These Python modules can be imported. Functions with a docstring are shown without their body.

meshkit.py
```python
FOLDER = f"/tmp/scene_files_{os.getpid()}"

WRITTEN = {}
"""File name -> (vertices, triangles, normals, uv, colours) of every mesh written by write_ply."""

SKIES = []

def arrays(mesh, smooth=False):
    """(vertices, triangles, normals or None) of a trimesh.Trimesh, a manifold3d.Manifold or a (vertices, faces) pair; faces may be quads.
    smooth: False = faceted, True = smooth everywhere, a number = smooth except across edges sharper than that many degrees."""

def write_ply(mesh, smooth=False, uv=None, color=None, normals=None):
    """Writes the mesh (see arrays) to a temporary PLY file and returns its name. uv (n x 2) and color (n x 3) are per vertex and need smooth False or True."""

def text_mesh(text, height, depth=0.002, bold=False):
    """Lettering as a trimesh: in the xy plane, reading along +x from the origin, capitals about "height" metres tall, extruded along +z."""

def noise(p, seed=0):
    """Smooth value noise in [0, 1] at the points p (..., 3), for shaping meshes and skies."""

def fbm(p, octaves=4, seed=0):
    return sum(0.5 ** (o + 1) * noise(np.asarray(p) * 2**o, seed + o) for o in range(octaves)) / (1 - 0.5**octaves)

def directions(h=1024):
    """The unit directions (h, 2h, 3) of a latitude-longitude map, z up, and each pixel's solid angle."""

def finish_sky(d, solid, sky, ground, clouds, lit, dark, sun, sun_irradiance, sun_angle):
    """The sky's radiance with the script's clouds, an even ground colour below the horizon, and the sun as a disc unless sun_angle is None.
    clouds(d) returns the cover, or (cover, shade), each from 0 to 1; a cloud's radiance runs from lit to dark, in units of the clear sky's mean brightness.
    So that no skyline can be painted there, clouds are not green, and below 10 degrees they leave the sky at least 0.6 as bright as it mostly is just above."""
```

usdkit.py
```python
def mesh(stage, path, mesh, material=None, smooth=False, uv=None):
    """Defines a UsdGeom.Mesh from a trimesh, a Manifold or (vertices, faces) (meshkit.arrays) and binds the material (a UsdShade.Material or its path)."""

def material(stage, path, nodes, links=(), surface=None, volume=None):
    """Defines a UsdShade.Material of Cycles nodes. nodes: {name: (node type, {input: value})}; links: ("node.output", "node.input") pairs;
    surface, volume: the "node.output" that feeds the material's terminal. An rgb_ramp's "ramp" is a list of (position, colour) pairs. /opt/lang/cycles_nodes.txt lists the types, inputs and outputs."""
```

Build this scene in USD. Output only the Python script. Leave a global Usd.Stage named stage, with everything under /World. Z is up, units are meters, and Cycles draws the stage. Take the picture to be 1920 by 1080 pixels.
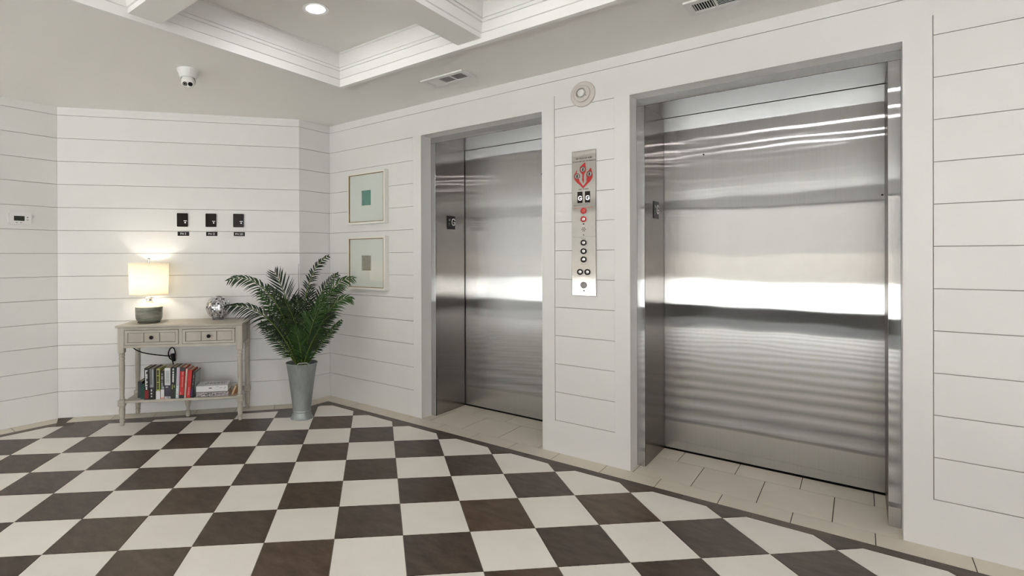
import math, random
import numpy as np, trimesh, usdkit, meshkit
from shapely.geometry import Polygon, box as sbox, Point, LineString
from shapely.ops import unary_union
from shapely import affinity
from pxr import Usd, UsdGeom, UsdLux, UsdShade, Gf, Sdf

F = 0.3048                                  # everything below is laid out in feet, written in metres
rng = random.Random(7)
stage = Usd.Stage.CreateInMemory()
UsdGeom.SetStageUpAxis(stage, UsdGeom.Tokens.z); UsdGeom.SetStageMetersPerUnit(stage, 1.0)
UsdGeom.Xform.Define(stage, '/World'); UsdGeom.Scope.Define(stage, '/World/Looks')

# ---------------------------------------------------------------- camera, sky, sun, exposure
EXPOSURE = 1.27
cam = UsdGeom.Camera.Define(stage, '/World/camera')
R_, U_, B_ = (0.771444, 0.636289, -0.003318), (0.001488, 0.003412, 0.999993), (0.636296, -0.771443, 0.001686)
CP = np.array([12.06378, -10.187, 4.09728])
cam.AddTransformOp().Set(Gf.Matrix4d(*R_, 0, *U_, 0, *B_, 0, *(CP * F).tolist(), 1))
cam.CreateHorizontalApertureAttr(36.0); cam.CreateVerticalApertureAttr(20.25)
cam.CreateFocalLengthAttr(36 * 984.12 / 1920)
cam.CreateHorizontalApertureOffsetAttr((960 - 800.69) / 1920 * 36)
cam.CreateVerticalApertureOffsetAttr(-(540 - 484.05) / 1920 * 36)
cam.CreateClippingRangeAttr(Gf.Vec2f(0.05, 500))
cam.CreateExposureAttr(EXPOSURE)
dome = UsdLux.DomeLight.Define(stage, '/World/sky_light'); dome.CreateIntensityAttr(2.4); dome.CreateColorAttr(Gf.Vec3f(0.975, 0.985, 0.99))
sun = UsdLux.DistantLight.Define(stage, '/World/sun_light'); sun.CreateIntensityAttr(9.0); sun.CreateAngleAttr(0.53); sun.CreateColorAttr(Gf.Vec3f(1, 0.95, 0.88))
sun.AddRotateXYZOp().Set(Gf.Vec3f(26, 8, 0))      # high sun behind the street front, from -y
LAMP_W = 42.0                                # radiance of the ceiling downlights
BULB_W = 30.0                                # radiance of the table lamp's bulb

# ---------------------------------------------------------------- helpers
used = {}
def numbered(base):
    n = used.get(base, 0); used[base] = n + 1
    return base if n == 0 else '%s_%03d' % (base, n)
def setd(prim, label=None, cat=None, group=None, kind=None):
    for k, v in (('label', label), ('category', cat), ('group', group), ('kind', kind)):
        if v: prim.SetCustomDataByKey(k, v)
def thing(name, label=None, cat=None, loc=(0, 0, 0), rotz=0.0, group=None, kind=None):
    x = UsdGeom.Xform.Define(stage, numbered('/World/' + name))
    x.AddTranslateOp().Set(Gf.Vec3d(*[float(c) * F for c in loc])); x.AddRotateZOp().Set(float(rotz))
    setd(x.GetPrim(), label, cat, group, kind)
    return x
def part(parent, name, mesh, mat, label=None, smooth=False, kind=None, tr=None):
    if isinstance(mesh, list): mesh = trimesh.util.concatenate(mesh)
    mesh = mesh.copy(); mesh.apply_scale(F)
    path = numbered(str(parent.GetPath()) + '/' + name)
    m = usdkit.mesh(stage, path, mesh, M[mat], smooth=smooth)
    setd(m.GetPrim(), label, kind=kind)
    return m
def single(name, mesh, mat, label, cat, loc=(0, 0, 0), rotz=0, group=None, kind=None, smooth=False):
    if isinstance(mesh, list): mesh = trimesh.util.concatenate(mesh)
    mesh = mesh.copy(); mesh.apply_scale(F)
    m = usdkit.mesh(stage, numbered('/World/' + name), mesh, M[mat], smooth=smooth)
    m.AddTranslateOp().Set(Gf.Vec3d(*[float(c) * F for c in loc])); m.AddRotateZOp().Set(float(rotz))
    setd(m.GetPrim(), label, cat, group, kind); return m
def bx(x0, x1, y0, y1, z0, z1):
    b = trimesh.creation.box(extents=(x1 - x0, y1 - y0, z1 - z0)); b.apply_translation(((x0 + x1) / 2, (y0 + y1) / 2, (z0 + z1) / 2)); return b
def rbx(x0, x1, y0, y1, z0, z1, c=0.01):       # chamfered box: hull of three shrunken boxes
    pts = []
    for k in range(3):
        i = [c, c, c]; i[k] = 0
        for sx in (x0 + i[0], x1 - i[0]):
            for sy in (y0 + i[1], y1 - i[1]):
                for sz in (z0 + i[2], z1 - i[2]): pts.append((sx, sy, sz))
    return trimesh.convex.convex_hull(np.array(pts))
def polys(g):
    if g.is_empty: return []
    return [p for p in getattr(g, 'geoms', [g]) if p.geom_type == 'Polygon' and p.area > 1e-5]
def ext(poly, z0, z1):                         # polygon in xy, extruded along z
    out = []
    for p in polys(poly):
        m = trimesh.creation.extrude_polygon(p, z1 - z0, engine='earcut'); m.apply_translation((0, 0, z0)); out.append(m)
    return trimesh.util.concatenate(out)
def ext_xz(poly, y0, y1):                      # polygon in (x, z), extruded along y
    m = ext(poly, 0, y1 - y0)
    v = m.vertices.copy(); m.vertices = np.c_[v[:, 0], y1 - v[:, 2], v[:, 1]]
    return m
def lathe(prof, n=32, cap=True):
    prof = np.array(prof, float)
    m = trimesh.creation.revolve(prof, sections=n); return m
def tube(pts, r, n=8):
    pts = np.array(pts, float); r = np.broadcast_to(r, len(pts))
    t = np.gradient(pts, axis=0); t /= np.linalg.norm(t, axis=1, keepdims=True) + 1e-12
    ref = np.array([0, 0, 1.0]) if abs(t[0, 2]) < 0.9 else np.array([1.0, 0, 0])
    V = []
    for k in range(len(pts)):
        ref = ref - t[k] * (ref @ t[k]); ref /= np.linalg.norm(ref); b = np.cross(t[k], ref)
        a = np.arange(n) * 2 * np.pi / n
        V.append(pts[k] + r[k] * (np.cos(a)[:, None] * ref + np.sin(a)[:, None] * b))
    Fc = []
    for k in range(len(pts) - 1):
        for j in range(n):
            a0, a1, b0, b1 = k * n + j, k * n + (j + 1) % n, (k + 1) * n + j, (k + 1) * n + (j + 1) % n
            Fc += [(a0, a1, b1), (a0, b1, b0)]
    V = np.vstack(V + [pts[:1], pts[-1:]]); s, e = len(V) - 2, len(V) - 1
    for j in range(n):
        Fc += [(s, (j + 1) % n, j), (e, e - 1 - n + j - 0 - 0 if False else (len(pts) - 1) * n + j, (len(pts) - 1) * n + (j + 1) % n)]
    return trimesh.Trimesh(V, np.array(Fc), process=False)
def bez(pts, n=24):
    P = np.array(pts, float); t = np.linspace(0, 1, n)[:, None]; k = len(P) - 1
    return sum(math.comb(k, i) * (1 - t) ** (k - i) * t ** i * P[i] for i in range(k + 1))
def text_xz(s, h, x, z, y, depth=0.004, center=True, bold=False):   # lettering facing -y
    m = meshkit.text_mesh(s, h, depth, bold)
    if center: m.apply_translation((-(m.bounds[0, 0] + m.bounds[1, 0]) / 2, 0, 0))
    v = m.vertices.copy(); m.vertices = np.c_[x + v[:, 0], y - v[:, 2], z + v[:, 1]]
    return m
def rot(m, ang, axis, point=(0, 0, 0)):
    m = m.copy(); m.apply_transform(trimesh.transformations.rotation_matrix(math.radians(ang), axis, point)); return m
def disc_y(r, x, z, y0, y1, n=28, r_in=0):     # cylinder or ring with its axis along y
    p = Point(0, 0).buffer(r, n // 4)
    if r_in: p = p.difference(Point(0, 0).buffer(r_in, n // 4))
    return ext_xz(affinity.translate(p, x, z), y0, y1)

# ---------------------------------------------------------------- materials
M = {}
def mat(name, nodes, links=(), surface='p.BSDF'):
    M[name] = usdkit.material(stage, '/World/Looks/' + name, nodes, links, surface=surface)
def plain(name, col, rough=0.5, **kw):
    mat(name, {'p': ('principled_bsdf', dict(base_color=col, roughness=rough, **kw))})
def noisy(name, a, b, scale, rough=0.5, detail=4, bump=0, stretch=(1, 1, 1), obj=False, **kw):
    n = {'g': ('texture_coordinate', {}) if obj else ('geometry', {}), 'mp': ('mapping', {'scale': stretch}), 'n': ('noise_texture', {'scale': scale, 'detail': detail, 'roughness': 0.6}),
         'r': ('rgb_ramp', {'ramp': [(0.3, a), (0.7, b)]}), 'p': ('principled_bsdf', dict(roughness=rough, **kw))}
    l = [('g.object' if obj else 'g.position', 'mp.vector'), ('mp.vector', 'n.vector'), ('n.fac', 'r.fac'), ('r.color', 'p.base_color')]
    if bump:
        n['b'] = ('bump', {'strength': bump, 'distance': 0.002}); l += [('n.fac', 'b.height'), ('b.normal', 'p.normal')]
    mat(name, n, l)
noisy('white_paint', (0.765, 0.757, 0.752), (0.79, 0.782, 0.777), 1.5, 0.42)
plain('board_back', (0.46, 0.44, 0.42), 0.8)
plain('ceiling_paint', (0.88, 0.86, 0.84), 0.7)
plain('trim_white', (0.85, 0.845, 0.835), 0.4)
for i, k in enumerate((0.97, 1.0, 1.03)):
    noisy('cream_tile_%s' % 'abc'[i], tuple(k * c for c in (0.745, 0.705, 0.65)), tuple(k * c for c in (0.785, 0.75, 0.70)), 6, 0.42, detail=6)
    noisy('border_tile_%s' % 'abc'[i], tuple(k * c for c in (0.60, 0.545, 0.455)), tuple(k * c for c in (0.65, 0.595, 0.505)), 6, 0.4, detail=6)
for i, (k, w) in enumerate(((0.85, 0), (1.0, 0), (1.15, 0.004), (1.05, -0.003))):
    noisy('dark_tile_%s' % 'abcd'[i], tuple(k * c + w * s for c, s in zip((0.042, 0.028, 0.020), (1, 0, -1))), tuple(k * c + w * s for c, s in zip((0.100, 0.070, 0.050), (1, 0, -1))), 9, 0.33, specular_ior_level=0.32, detail=8, stretch=(1, 2.2, 1))
plain('grout_field', (0.24, 0.21, 0.18), 0.8); plain('grout_dark', (0.10, 0.08, 0.06), 0.8)
def steel(name, tangent, base=(0.535, 0.535, 0.54), rough=0.11, wave=0.0, aniso=-0.92):
    n = {'t': ('combine_xyz', dict(x=tangent[0], y=tangent[1], z=tangent[2])), 'g': ('geometry', {}), 'mp': ('mapping', {'scale': (60, 60, 1.2)}),
         'n': ('noise_texture', {'scale': 3.0, 'detail': 3}), 'r': ('rgb_ramp', {'ramp': [(0.3, tuple(c * .97 for c in base)), (0.7, tuple(min(1, c * 1.03) for c in base))]}),
         'p': ('glossy_bsdf', dict(roughness=rough, anisotropy=aniso))}
    l = [('t.vector', 'p.tangent'), ('g.position', 'mp.vector'), ('mp.vector', 'n.vector'), ('n.fac', 'r.fac'), ('r.color', 'p.color')]
    if wave:
        n['m2'] = ('mapping', {'scale': (0.9, 0.9, 2.6)}); n['w'] = ('noise_texture', {'scale': 1.25, 'detail': 1.5})
        n['b'] = ('bump', {'strength': 1.0, 'distance': wave}); l += [('g.position', 'm2.vector'), ('m2.vector', 'w.vector'), ('w.fac', 'b.height'), ('b.normal', 'p.normal')]
    mat(name, n, l)
steel('steel_door', (1, 0, 0), wave=0.0014)
steel('steel_face', (1, 0, 0)); steel('steel_side_dimmed', (0, 1, 0), base=(0.36, 0.335, 0.32), wave=0.001)  # jamb returns: same steel, dark brownish reflections put into the base colour
steel('steel_panel', (1, 0, 0), base=(0.56, 0.54, 0.51), rough=0.2)
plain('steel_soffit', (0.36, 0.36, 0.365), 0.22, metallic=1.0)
plain('chrome', (0.7, 0.7, 0.7), 0.18, metallic=1.0)
plain('black', (0.010, 0.009, 0.009), 0.4, specular_ior_level=0.2); plain('black_gloss', (0.010, 0.005, 0.004), 0.14, specular_ior_level=0.2); plain('dark_gap', (0.01, 0.008, 0.007), 0.8)
plain('white_plastic', (0.80, 0.80, 0.79), 0.35); plain('print_white', (0.85, 0.85, 0.85), 0.5); plain('print_grey', (0.33, 0.33, 0.32), 0.5)
plain('detector_cream', (0.64, 0.59, 0.56), 0.45)
plain('red', (0.50, 0.015, 0.02), 0.4); plain('red_soft', (0.62, 0.10, 0.09), 0.4)
plain('lcd', (0.025, 0.03, 0.018), 0.2)
mat('glow_white', {'e': ('emission', {'color': (1, 1, 1), 'strength': 1.1})}, surface='e.emission')
mat('downlight_glow', {'e': ('emission', {'color': (1.0, 0.962, 0.94), 'strength': LAMP_W})}, surface='e.emission')
mat('bulb_glow', {'e': ('emission', {'color': (1.0, 0.91, 0.76), 'strength': BULB_W})}, surface='e.emission')
mat('shade_linen', {'d': ('diffuse_bsdf', {'color': (0.86, 0.83, 0.76)}), 't': ('translucent_bsdf', {'color': (0.88, 0.84, 0.74)}), 'm': ('mix_closure', {'fac': 0.5})},
    [('d.BSDF', 'm.closure1'), ('t.BSDF', 'm.closure2')], surface='m.closure')
noisy('lamp_glaze', (0.10, 0.105, 0.085), (0.30, 0.31, 0.26), 9, 0.35, stretch=(1, 1, 5), obj=True)
plain('lamp_cream', (0.74, 0.70, 0.58), 0.35); plain('lamp_foot', (0.07, 0.06, 0.045), 0.5)
noisy('table_paint', (0.42, 0.385, 0.33), (0.50, 0.465, 0.41), 7, 0.55, stretch=(1, 1, 1), obj=True)
plain('table_groove', (0.20, 0.185, 0.165), 0.7)
noisy('zinc', (0.22, 0.25, 0.25), (0.42, 0.45, 0.45), 7, 0.55, detail=6, stretch=(1, 1, 0.4), obj=True, metallic=0.5)
plain('soil', (0.03, 0.022, 0.016), 0.9)
def leafmat(name, col):
    mat(name, {'p': ('principled_bsdf', dict(base_color=col, roughness=0.42)), 't': ('translucent_bsdf', {'color': tuple(c * 1.6 for c in col)}), 'm': ('mix_closure', {'fac': 0.25})},
        [('p.BSDF', 'm.closure1'), ('t.BSDF', 'm.closure2')], surface='m.closure')
leafmat('leaf_a', (0.020, 0.050, 0.014)); leafmat('leaf_b', (0.032, 0.085, 0.016)); leafmat('leaf_c', (0.014, 0.030, 0.012)); leafmat('stem_green', (0.10, 0.16, 0.03))
noisy('mosaic_silver', (0.25, 0.25, 0.27), (0.9, 0.9, 0.92), 40, 0.16, obj=True, metallic=0.9)
plain('mosaic_pale', (0.75, 0.75, 0.78), 0.12, metallic=0.6); plain('mosaic_dark', (0.12, 0.12, 0.13), 0.12, metallic=0.8)
plain('acrylic', (0.9, 0.9, 0.9), 0.05, transmission_weight=0.9)
plain('frame_white', (0.80, 0.785, 0.74), 0.35); plain('frame_lip', (0.30, 0.22, 0.12), 0.4, metallic=0.5)
plain('mat_board', (0.78, 0.775, 0.745), 0.5); noisy('art_teal', (0.07, 0.24, 0.19), (0.13, 0.34, 0.28), 30, 0.4); noisy('art_taupe', (0.20, 0.185, 0.15), (0.34, 0.31, 0.26), 30, 0.4)
plain('vent_white', (0.80, 0.80, 0.79), 0.45); plain('vent_slat', (0.33, 0.32, 0.31), 0.5)
mat('pane_glass', {'t': ('transparent_bsdf', {'color': (0.96, 0.975, 0.97)}), 'g': ('glossy_bsdf', {'roughness': 0.02, 'color': (1, 1, 1)}), 'lw': ('layer_weight', {'blend': 0.5}),
    'pw': ('math', {'math_type': 'power', 'value2': 4.0}), 'ma': ('math', {'math_type': 'multiply_add', 'value2': 0.6, 'value3': 0.03}), 'm': ('mix_closure', {})},
    [('lw.facing', 'pw.value1'), ('pw.value', 'ma.value1'), ('ma.value', 'm.fac'), ('t.BSDF', 'm.closure1'), ('g.BSDF', 'm.closure2')], surface='m.closure')
plain('sill_dark', (0.03, 0.028, 0.027), 0.5); noisy('pavement', (0.45, 0.44, 0.42), (0.55, 0.54, 0.51), 1.2, 0.8); plain('doormat', (0.018, 0.017, 0.016), 0.9)
plain('facade', (0.135, 0.12, 0.105), 0.8); plain('facade_glass', (0.07, 0.068, 0.065), 0.5, specular_ior_level=0.2)
plain('paper', (0.62, 0.52, 0.38), 0.8)
plain('art_glass', (0.9, 0.9, 0.9), 0.05)

# ---------------------------------------------------------------- room outline (feet; elevator wall is y = 0, the room lies at y < 0)
CEIL, TOPZ = 7.98, 8.70
BA = math.radians(52.0); bd = np.array([math.cos(BA), math.sin(BA)])
C1, C2, C3 = np.array([-3.80, -5.838]), np.array([-0.09, -1.092]), np.array([-0.09, 0.0])
UR, VR = 30.0, -25.0
room = Polygon([(-3.80, VR), tuple(C1), tuple(C2), tuple(C3), (UR, 0), (UR, VR)])
OP1, OP2 = (3.47, 6.84, 7.19), (8.68, 12.54, 7.18)
GZ = [0.68 + 0.591 * k for k in range(13)]; G = 0.006; DEP = 0.022

# floor: checker field, dark band, cream border and the tiles inside the two elevator recesses
floor = thing('floor', kind='structure')
nb_ = np.array([math.sin(BA), -math.cos(BA)])
field = room.buffer(-0.645, join_style=2).difference(Polygon([tuple(C1 - bd), tuple(C2), tuple(C2 + nb_ * 0.60), tuple(C1 + nb_ * 0.76), tuple(C1 - bd + nb_ * 0.78)])); band_o = room.buffer(-0.437, join_style=2)
rec1, rec2 = sbox(OP1[0], 0, OP1[1], 1.70), sbox(OP2[0], 0, OP2[1], 1.70)
part(floor, 'grout_bed', ext(field, -0.25, -0.007), 'grout_field')
part(floor, 'grout_bed', ext(unary_union([room.buffer(0.02, join_style=2).difference(field), rec1.buffer(0.002), rec2.buffer(0.002)]), -0.25, -0.008), 'grout_dark')
O_ = np.array([6.3, 3.0]); cc = math.sqrt(0.5)
def to_uv(X, Y): dx, dy = X - O_[0], Y - O_[1]; return ((dx - dy) * cc, (dx + dy) * cc)
def project(u, v, z=0):
    d = np.array([u, v, z]) - CP; zz = -(d @ np.array(B_))
    if zz < 0.3: return None
    return 800.69 + 984.12 * (d @ np.array(R_)) / zz, 484.05 - 984.12 * (d @ np.array(U_)) / zz
far_d, far_l = [], []
for i in range(-25, 45):
    for j in range(-40, 12):
        cell = Polygon([to_uv(i, j), to_uv(i + 1, j), to_uv(i + 1, j + 1), to_uv(i, j + 1)])
        if not cell.intersects(field): continue
        dark = (i + j) % 2 == 0
        c_ = cell.buffer(-0.0055, join_style=2).intersection(field)
        for pc in polys(c_):
            vis = False
            for q in list(pc.exterior.coords):
                s = project(*q)
                if s and -40 < s[0] < 1960 and s[1] < 1120: vis = True
            m = ext(pc, -0.03, 0.0)
            if vis: part(floor, 'floor_tile', m, ('dark_tile_' + rng.choice('abcd')) if dark else ('cream_tile_' + rng.choice('abc')))
            else: (far_d if dark else far_l).append(m)
part(floor, 'checker_dark', far_d, 'dark_tile_b', kind='stuff'); part(floor, 'checker_cream', far_l, 'cream_tile_b', kind='stuff')
def strips(poly, along, start, n0, n1, phase, name, mats, gap):
    """cut the strip polygon into one-foot tiles; along = unit direction, start = origin of the cuts"""
    a = np.array(along); nrm = np.array([-a[1], a[0]])
    for k in range(n0, n1):
        s0, s1 = k + phase + gap, k + phase + 1 - gap
        quad = Polygon([tuple(np.array(start) + a * s + nrm * t) for s, t in ((s0, -3), (s1, -3), (s1, 3), (s0, 3))])
        for pc in polys(poly.intersection(quad)):
            if pc.area > 0.004: part(floor, name, ext(pc, -0.03, 0.0), mats[rng.randrange(len(mats))])
BM, DM = ['border_tile_' + x for x in 'abc'], ['dark_tile_' + x for x in 'abc']
def sectors(ring):
    """mitred share of the ring in front of each wall"""
    def half(A, B, d=3):
        A, B = np.array(A, float), np.array(B, float); t = (B - A) / np.linalg.norm(B - A); n = np.array([t[1], -t[0]]); return A, B, n
    res = {}
    # bisector quads: corner pushed inward with mitre
    inner = list(room.buffer(-1.4, join_style=2).exterior.coords)
    def near(c): return min(inner, key=lambda q: (q[0] - c[0]) ** 2 + (q[1] - c[1]) ** 2)
    n1, n2, n3 = near(C1), near(C2), near(C3)
    res['left'] = ring.intersection(Polygon([(-3.80, VR), tuple(C1), n1, (-2.4, VR)]))
    res['back'] = ring.intersection(Polygon([tuple(C1), tuple(C2), n2, n1]))
    res['corner'] = ring.intersection(Polygon([tuple(C2), tuple(C3), n3, n2]))
    res['right'] = ring.intersection(Polygon([tuple(C3), (UR, 0), (UR, -1.4), n3]))
    return res
brd = sectors(room.difference(band_o.buffer(0.006, join_style=2)).buffer(-0.001))
strips(brd['right'], (1, 0), (0, 0), -1, 30, 0.232, 'border_tile', BM, 0.0065)
strips(brd['back'], bd, C1, 0, 7, 0.35, 'border_tile', BM, 0.0065)
strips(brd['corner'], (0, 1), C2, -1, 2, 0.5, 'border_tile', BM, 0.0065)
strips(brd['left'], (0, 1), (-3.8, C1[1]), -20, 1, -0.98 + 1, 'border_tile', BM, 0.0065)
bnd = sectors(band_o.difference(field).buffer(-0.001))
strips(bnd['right'], (1, 0), (0, 0), -1, 30, 0.728, 'band_tile', DM, 0.003)
strips(bnd['back'], bd, C1, 0, 7, 0.6, 'band_tile', DM, 0.003)
strips(bnd['corner'], (0, 1), C2, -1, 2, 0.4, 'band_tile', DM, 0.003)
strips(bnd['left'], (0, 1), (-3.8, C1[1]), -20, 1, 0.45, 'band_tile', DM, 0.003)
for rc in (rec1, rec2):
    r1 = rc.intersection(sbox(-9, 0.006, 30, 1.075)); r2 = rc.intersection(sbox(-9, 1.088, 30, 1.70))
    strips(r1, (1, 0), (0, 0), 2, 14, 0.727, 'recess_tile', BM, 0.0065)
    strips(r2, (1, 0), (0, 0), 2, 14, 0.242, 'recess_tile', BM, 0.0065)

# walls
def shiplap(name, origin, ang, L, e0=0.0, e1=0.0, x0=0.0):
    w = thing(name, kind='structure', loc=(origin[0], origin[1], 0), rotz=ang)
    part(w, 'backing', bx(x0 - e0, L + e1, DEP, 0.30, -0.25, TOPZ), 'board_back')
    zs = [0.0] + GZ + [TOPZ]
    for a, b in zip(zs[:-1], zs[1:]):
        part(w, 'board', rbx(x0, L, 0, DEP + 0.004, a + (G if a else 0), b - (G if b != TOPZ else 0), 0.003), 'white_paint')
    return w
shiplap('wall_left', (-3.80, VR), 90, C1[1] - VR, 0.4, 0.3)
shiplap('wall_back', C1, 52, float(np.linalg.norm(C2 - C1)), 0.3, 0.0)
shiplap('wall_corner', C2, 90, C3[1] - C2[1], 0.0, 0.38)
# elevator wall
wr = thing('wall_right', kind='structure')
op = unary_union([sbox(OP1[0], -1, OP1[1], OP1[2]), sbox(OP2[0], -1, OP2[1], OP2[2])])
whole = sbox(-0.09, 0, UR, TOPZ).difference(op)
part(wr, 'backing', ext_xz(unary_union([whole, sbox(-0.39, -0.25, -0.09, TOPZ), sbox(-0.39, -0.25, OP1[0] - 0.3, 0), sbox(OP1[1] + 0.3, -0.25, OP2[0] - 0.3, 0), sbox(OP2[1] + 0.3, -0.25, UR, 0)]).difference(op.buffer(0.02, join_style=2)), DEP, 0.405), 'board_back')
part(wr, 'reveal', ext_xz(op.buffer(0.021, join_style=2).difference(op).intersection(sbox(-1, 0, 30, 9)), DEP, 0.40), 'white_paint')
secs = [(-0.09, 3.20, 0), (7.137, 8.384, 1), (12.862, UR, 1)]
cuts = []
for x0, x1, slot in secs:
    cuts.append(sbox(x0, GZ[0] - G, x1, GZ[11] + G))
    if slot: cuts.append(sbox(x0 - 0.010, GZ[0] - G, x0, 7.46))
    for a, b in zip(GZ[:11], GZ[1:12]):
        part(wr, 'board', rbx(x0, x1, 0, DEP + 0.004, a + G, b - G, 0.002), 'white_paint')
part(wr, 'surround_panel', ext_xz(whole.intersection(sbox(-1, 0, 30, GZ[12] - G)).difference(unary_union(cuts)), 0, DEP + 0.004), 'white_paint')
part(wr, 'board', rbx(-0.09, UR, 0, DEP + 0.004, GZ[12] + G, TOPZ, 0.002), 'white_paint')
# unseen sides of the room: a glazed street front and a plain wall
we = thing('wall_far', kind='structure')
part(we, 'panel', bx(UR, UR + 0.3, VR - 0.4, 0.42, -0.25, TOPZ), 'white_paint')
ws = thing('wall_front', kind='structure')
part(ws, 'sill', bx(-4.1, UR, VR - 0.4, VR, -0.25, 0.72), 'sill_dark'); part(ws, 'lintel', bx(-4.1, UR, VR - 0.4, VR, 7.3, TOPZ), 'white_paint')
NW = 8; ww = (UR + 3.8) / NW
for k in range(NW + 1):
    x = -3.8 + k * ww; part(ws, 'post', bx(x - 0.2, x + 0.2, VR - 0.4, VR, 0.72, 7.3), 'white_paint')
for k in range(NW):
    x = -3.8 + k * ww + 0.2; wn = thing('window_%d' % (k + 1), kind='structure')
    part(wn, 'pane', bx(x + 0.08, x + ww - 0.48, VR - 0.22, VR - 0.19, 0.82, 7.2), 'pane_glass')
    fr = sbox(x, 0.72, x + ww - 0.4, 7.3).difference(sbox(x + 0.1, 0.82, x + ww - 0.5, 7.2)); part(wn, 'window_frame', ext_xz(fr, VR - 0.3, VR - 0.1), 'sill_dark')
single('pavement', bx(-160, 180, -190, VR - 0.4, -0.4, -0.25), 'pavement', 'pale concrete pavement outside the glazed street front', 'pavement', kind='structure')

# ceiling with coffers
U0, V0, PU, PV, BMW = 3.10, -2.36, 3.77, 4.40, 0.48
NU, NV = 2, 5
cof = sbox(U0, V0 - NV * PV + BMW, U0 + NU * PU - BMW, V0)
cl = thing('ceiling', kind='structure')
part(cl, 'soffit', ext(room.buffer(0.02, join_style=2).difference(cof), CEIL, TOPZ), 'ceiling_paint')
for k in range(1, NU):
    x = U0 + k * PU - BMW; part(cl, 'beam', bx(x, x + BMW, cof.bounds[1], V0, CEIL, TOPZ), 'ceiling_paint')
for k in range(1, NV):
    for q in range(NU):
        y = V0 - k * PV; part(cl, 'beam', bx(U0 + q * PU, U0 + (q + 1) * PU - BMW, y, y + BMW, CEIL, TOPZ), 'ceiling_paint')
ring = cof.buffer(0.10, join_style=2).difference(cof.buffer(-0.018, join_style=2))
for s_, b_ in (('x', sbox(-9, V0 - 0.02, 30, 3)), ('x', sbox(-9, -40, 30, cof.bounds[1] + 0.02))): part(cl, 'bead', ext(ring.intersection(b_), CEIL - 0.08, CEIL + 0.001), 'trim_white')
for b_ in (sbox(-9, cof.bounds[1] + 0.02, U0 + 0.02, V0 - 0.02), sbox(cof.bounds[2] - 0.02, cof.bounds[1] + 0.02, 30, V0 - 0.02)): part(cl, 'bead', ext(ring.intersection(b_), CEIL - 0.08, CEIL + 0.001), 'trim_white')
CT = 8.58
crown = [(0, CT), (0.18, CT), (0.18, CT - 0.035), (0.155, CT - 0.045), (0.135, CT - 0.09), (0.11, CT - 0.20), (0.10, CT - 0.285), (0.075, CT - 0.29), (0.075, CT - 0.315), (0.09, CT - 0.32), (0.09, CT - 0.35), (0.065, CT - 0.355),
         (0.065, CT - 0.375), (0.08, CT - 0.38), (0.04, CT - 0.51), (0.012, CT - 0.515), (0.012, CEIL), (0, CEIL)]
def crown_side(P, Q, inn):
    P, Q, inn = (np.array(a, float) for a in (P, Q, inn)); d = (Q - P) / np.linalg.norm(Q - P); n = len(crown); V = []
    for s, e in ((1, P), (-1, Q)):
        for dd, z in crown: q = e + d * s * dd + inn * dd; V.append((q[0], q[1], z))
    Fc = []
    for k in range(n): a, b = k, (k + 1) % n; Fc += [(a, b, n + b), (a, n + b, n + a)]
    m = trimesh.Trimesh(np.array(V), np.array(Fc), process=False); m.fix_normals() if False else None
    cx = np.r_[(P + Q) / 2 + inn, 8.3 - 0.3]                       # orient outward: towards the cell
    fn = m.triangles_center; tocell = np.einsum('ij,ij->i', m.face_normals, cx - fn)
    if tocell.sum() < 0: m.invert()
    return m
cells = []
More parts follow.
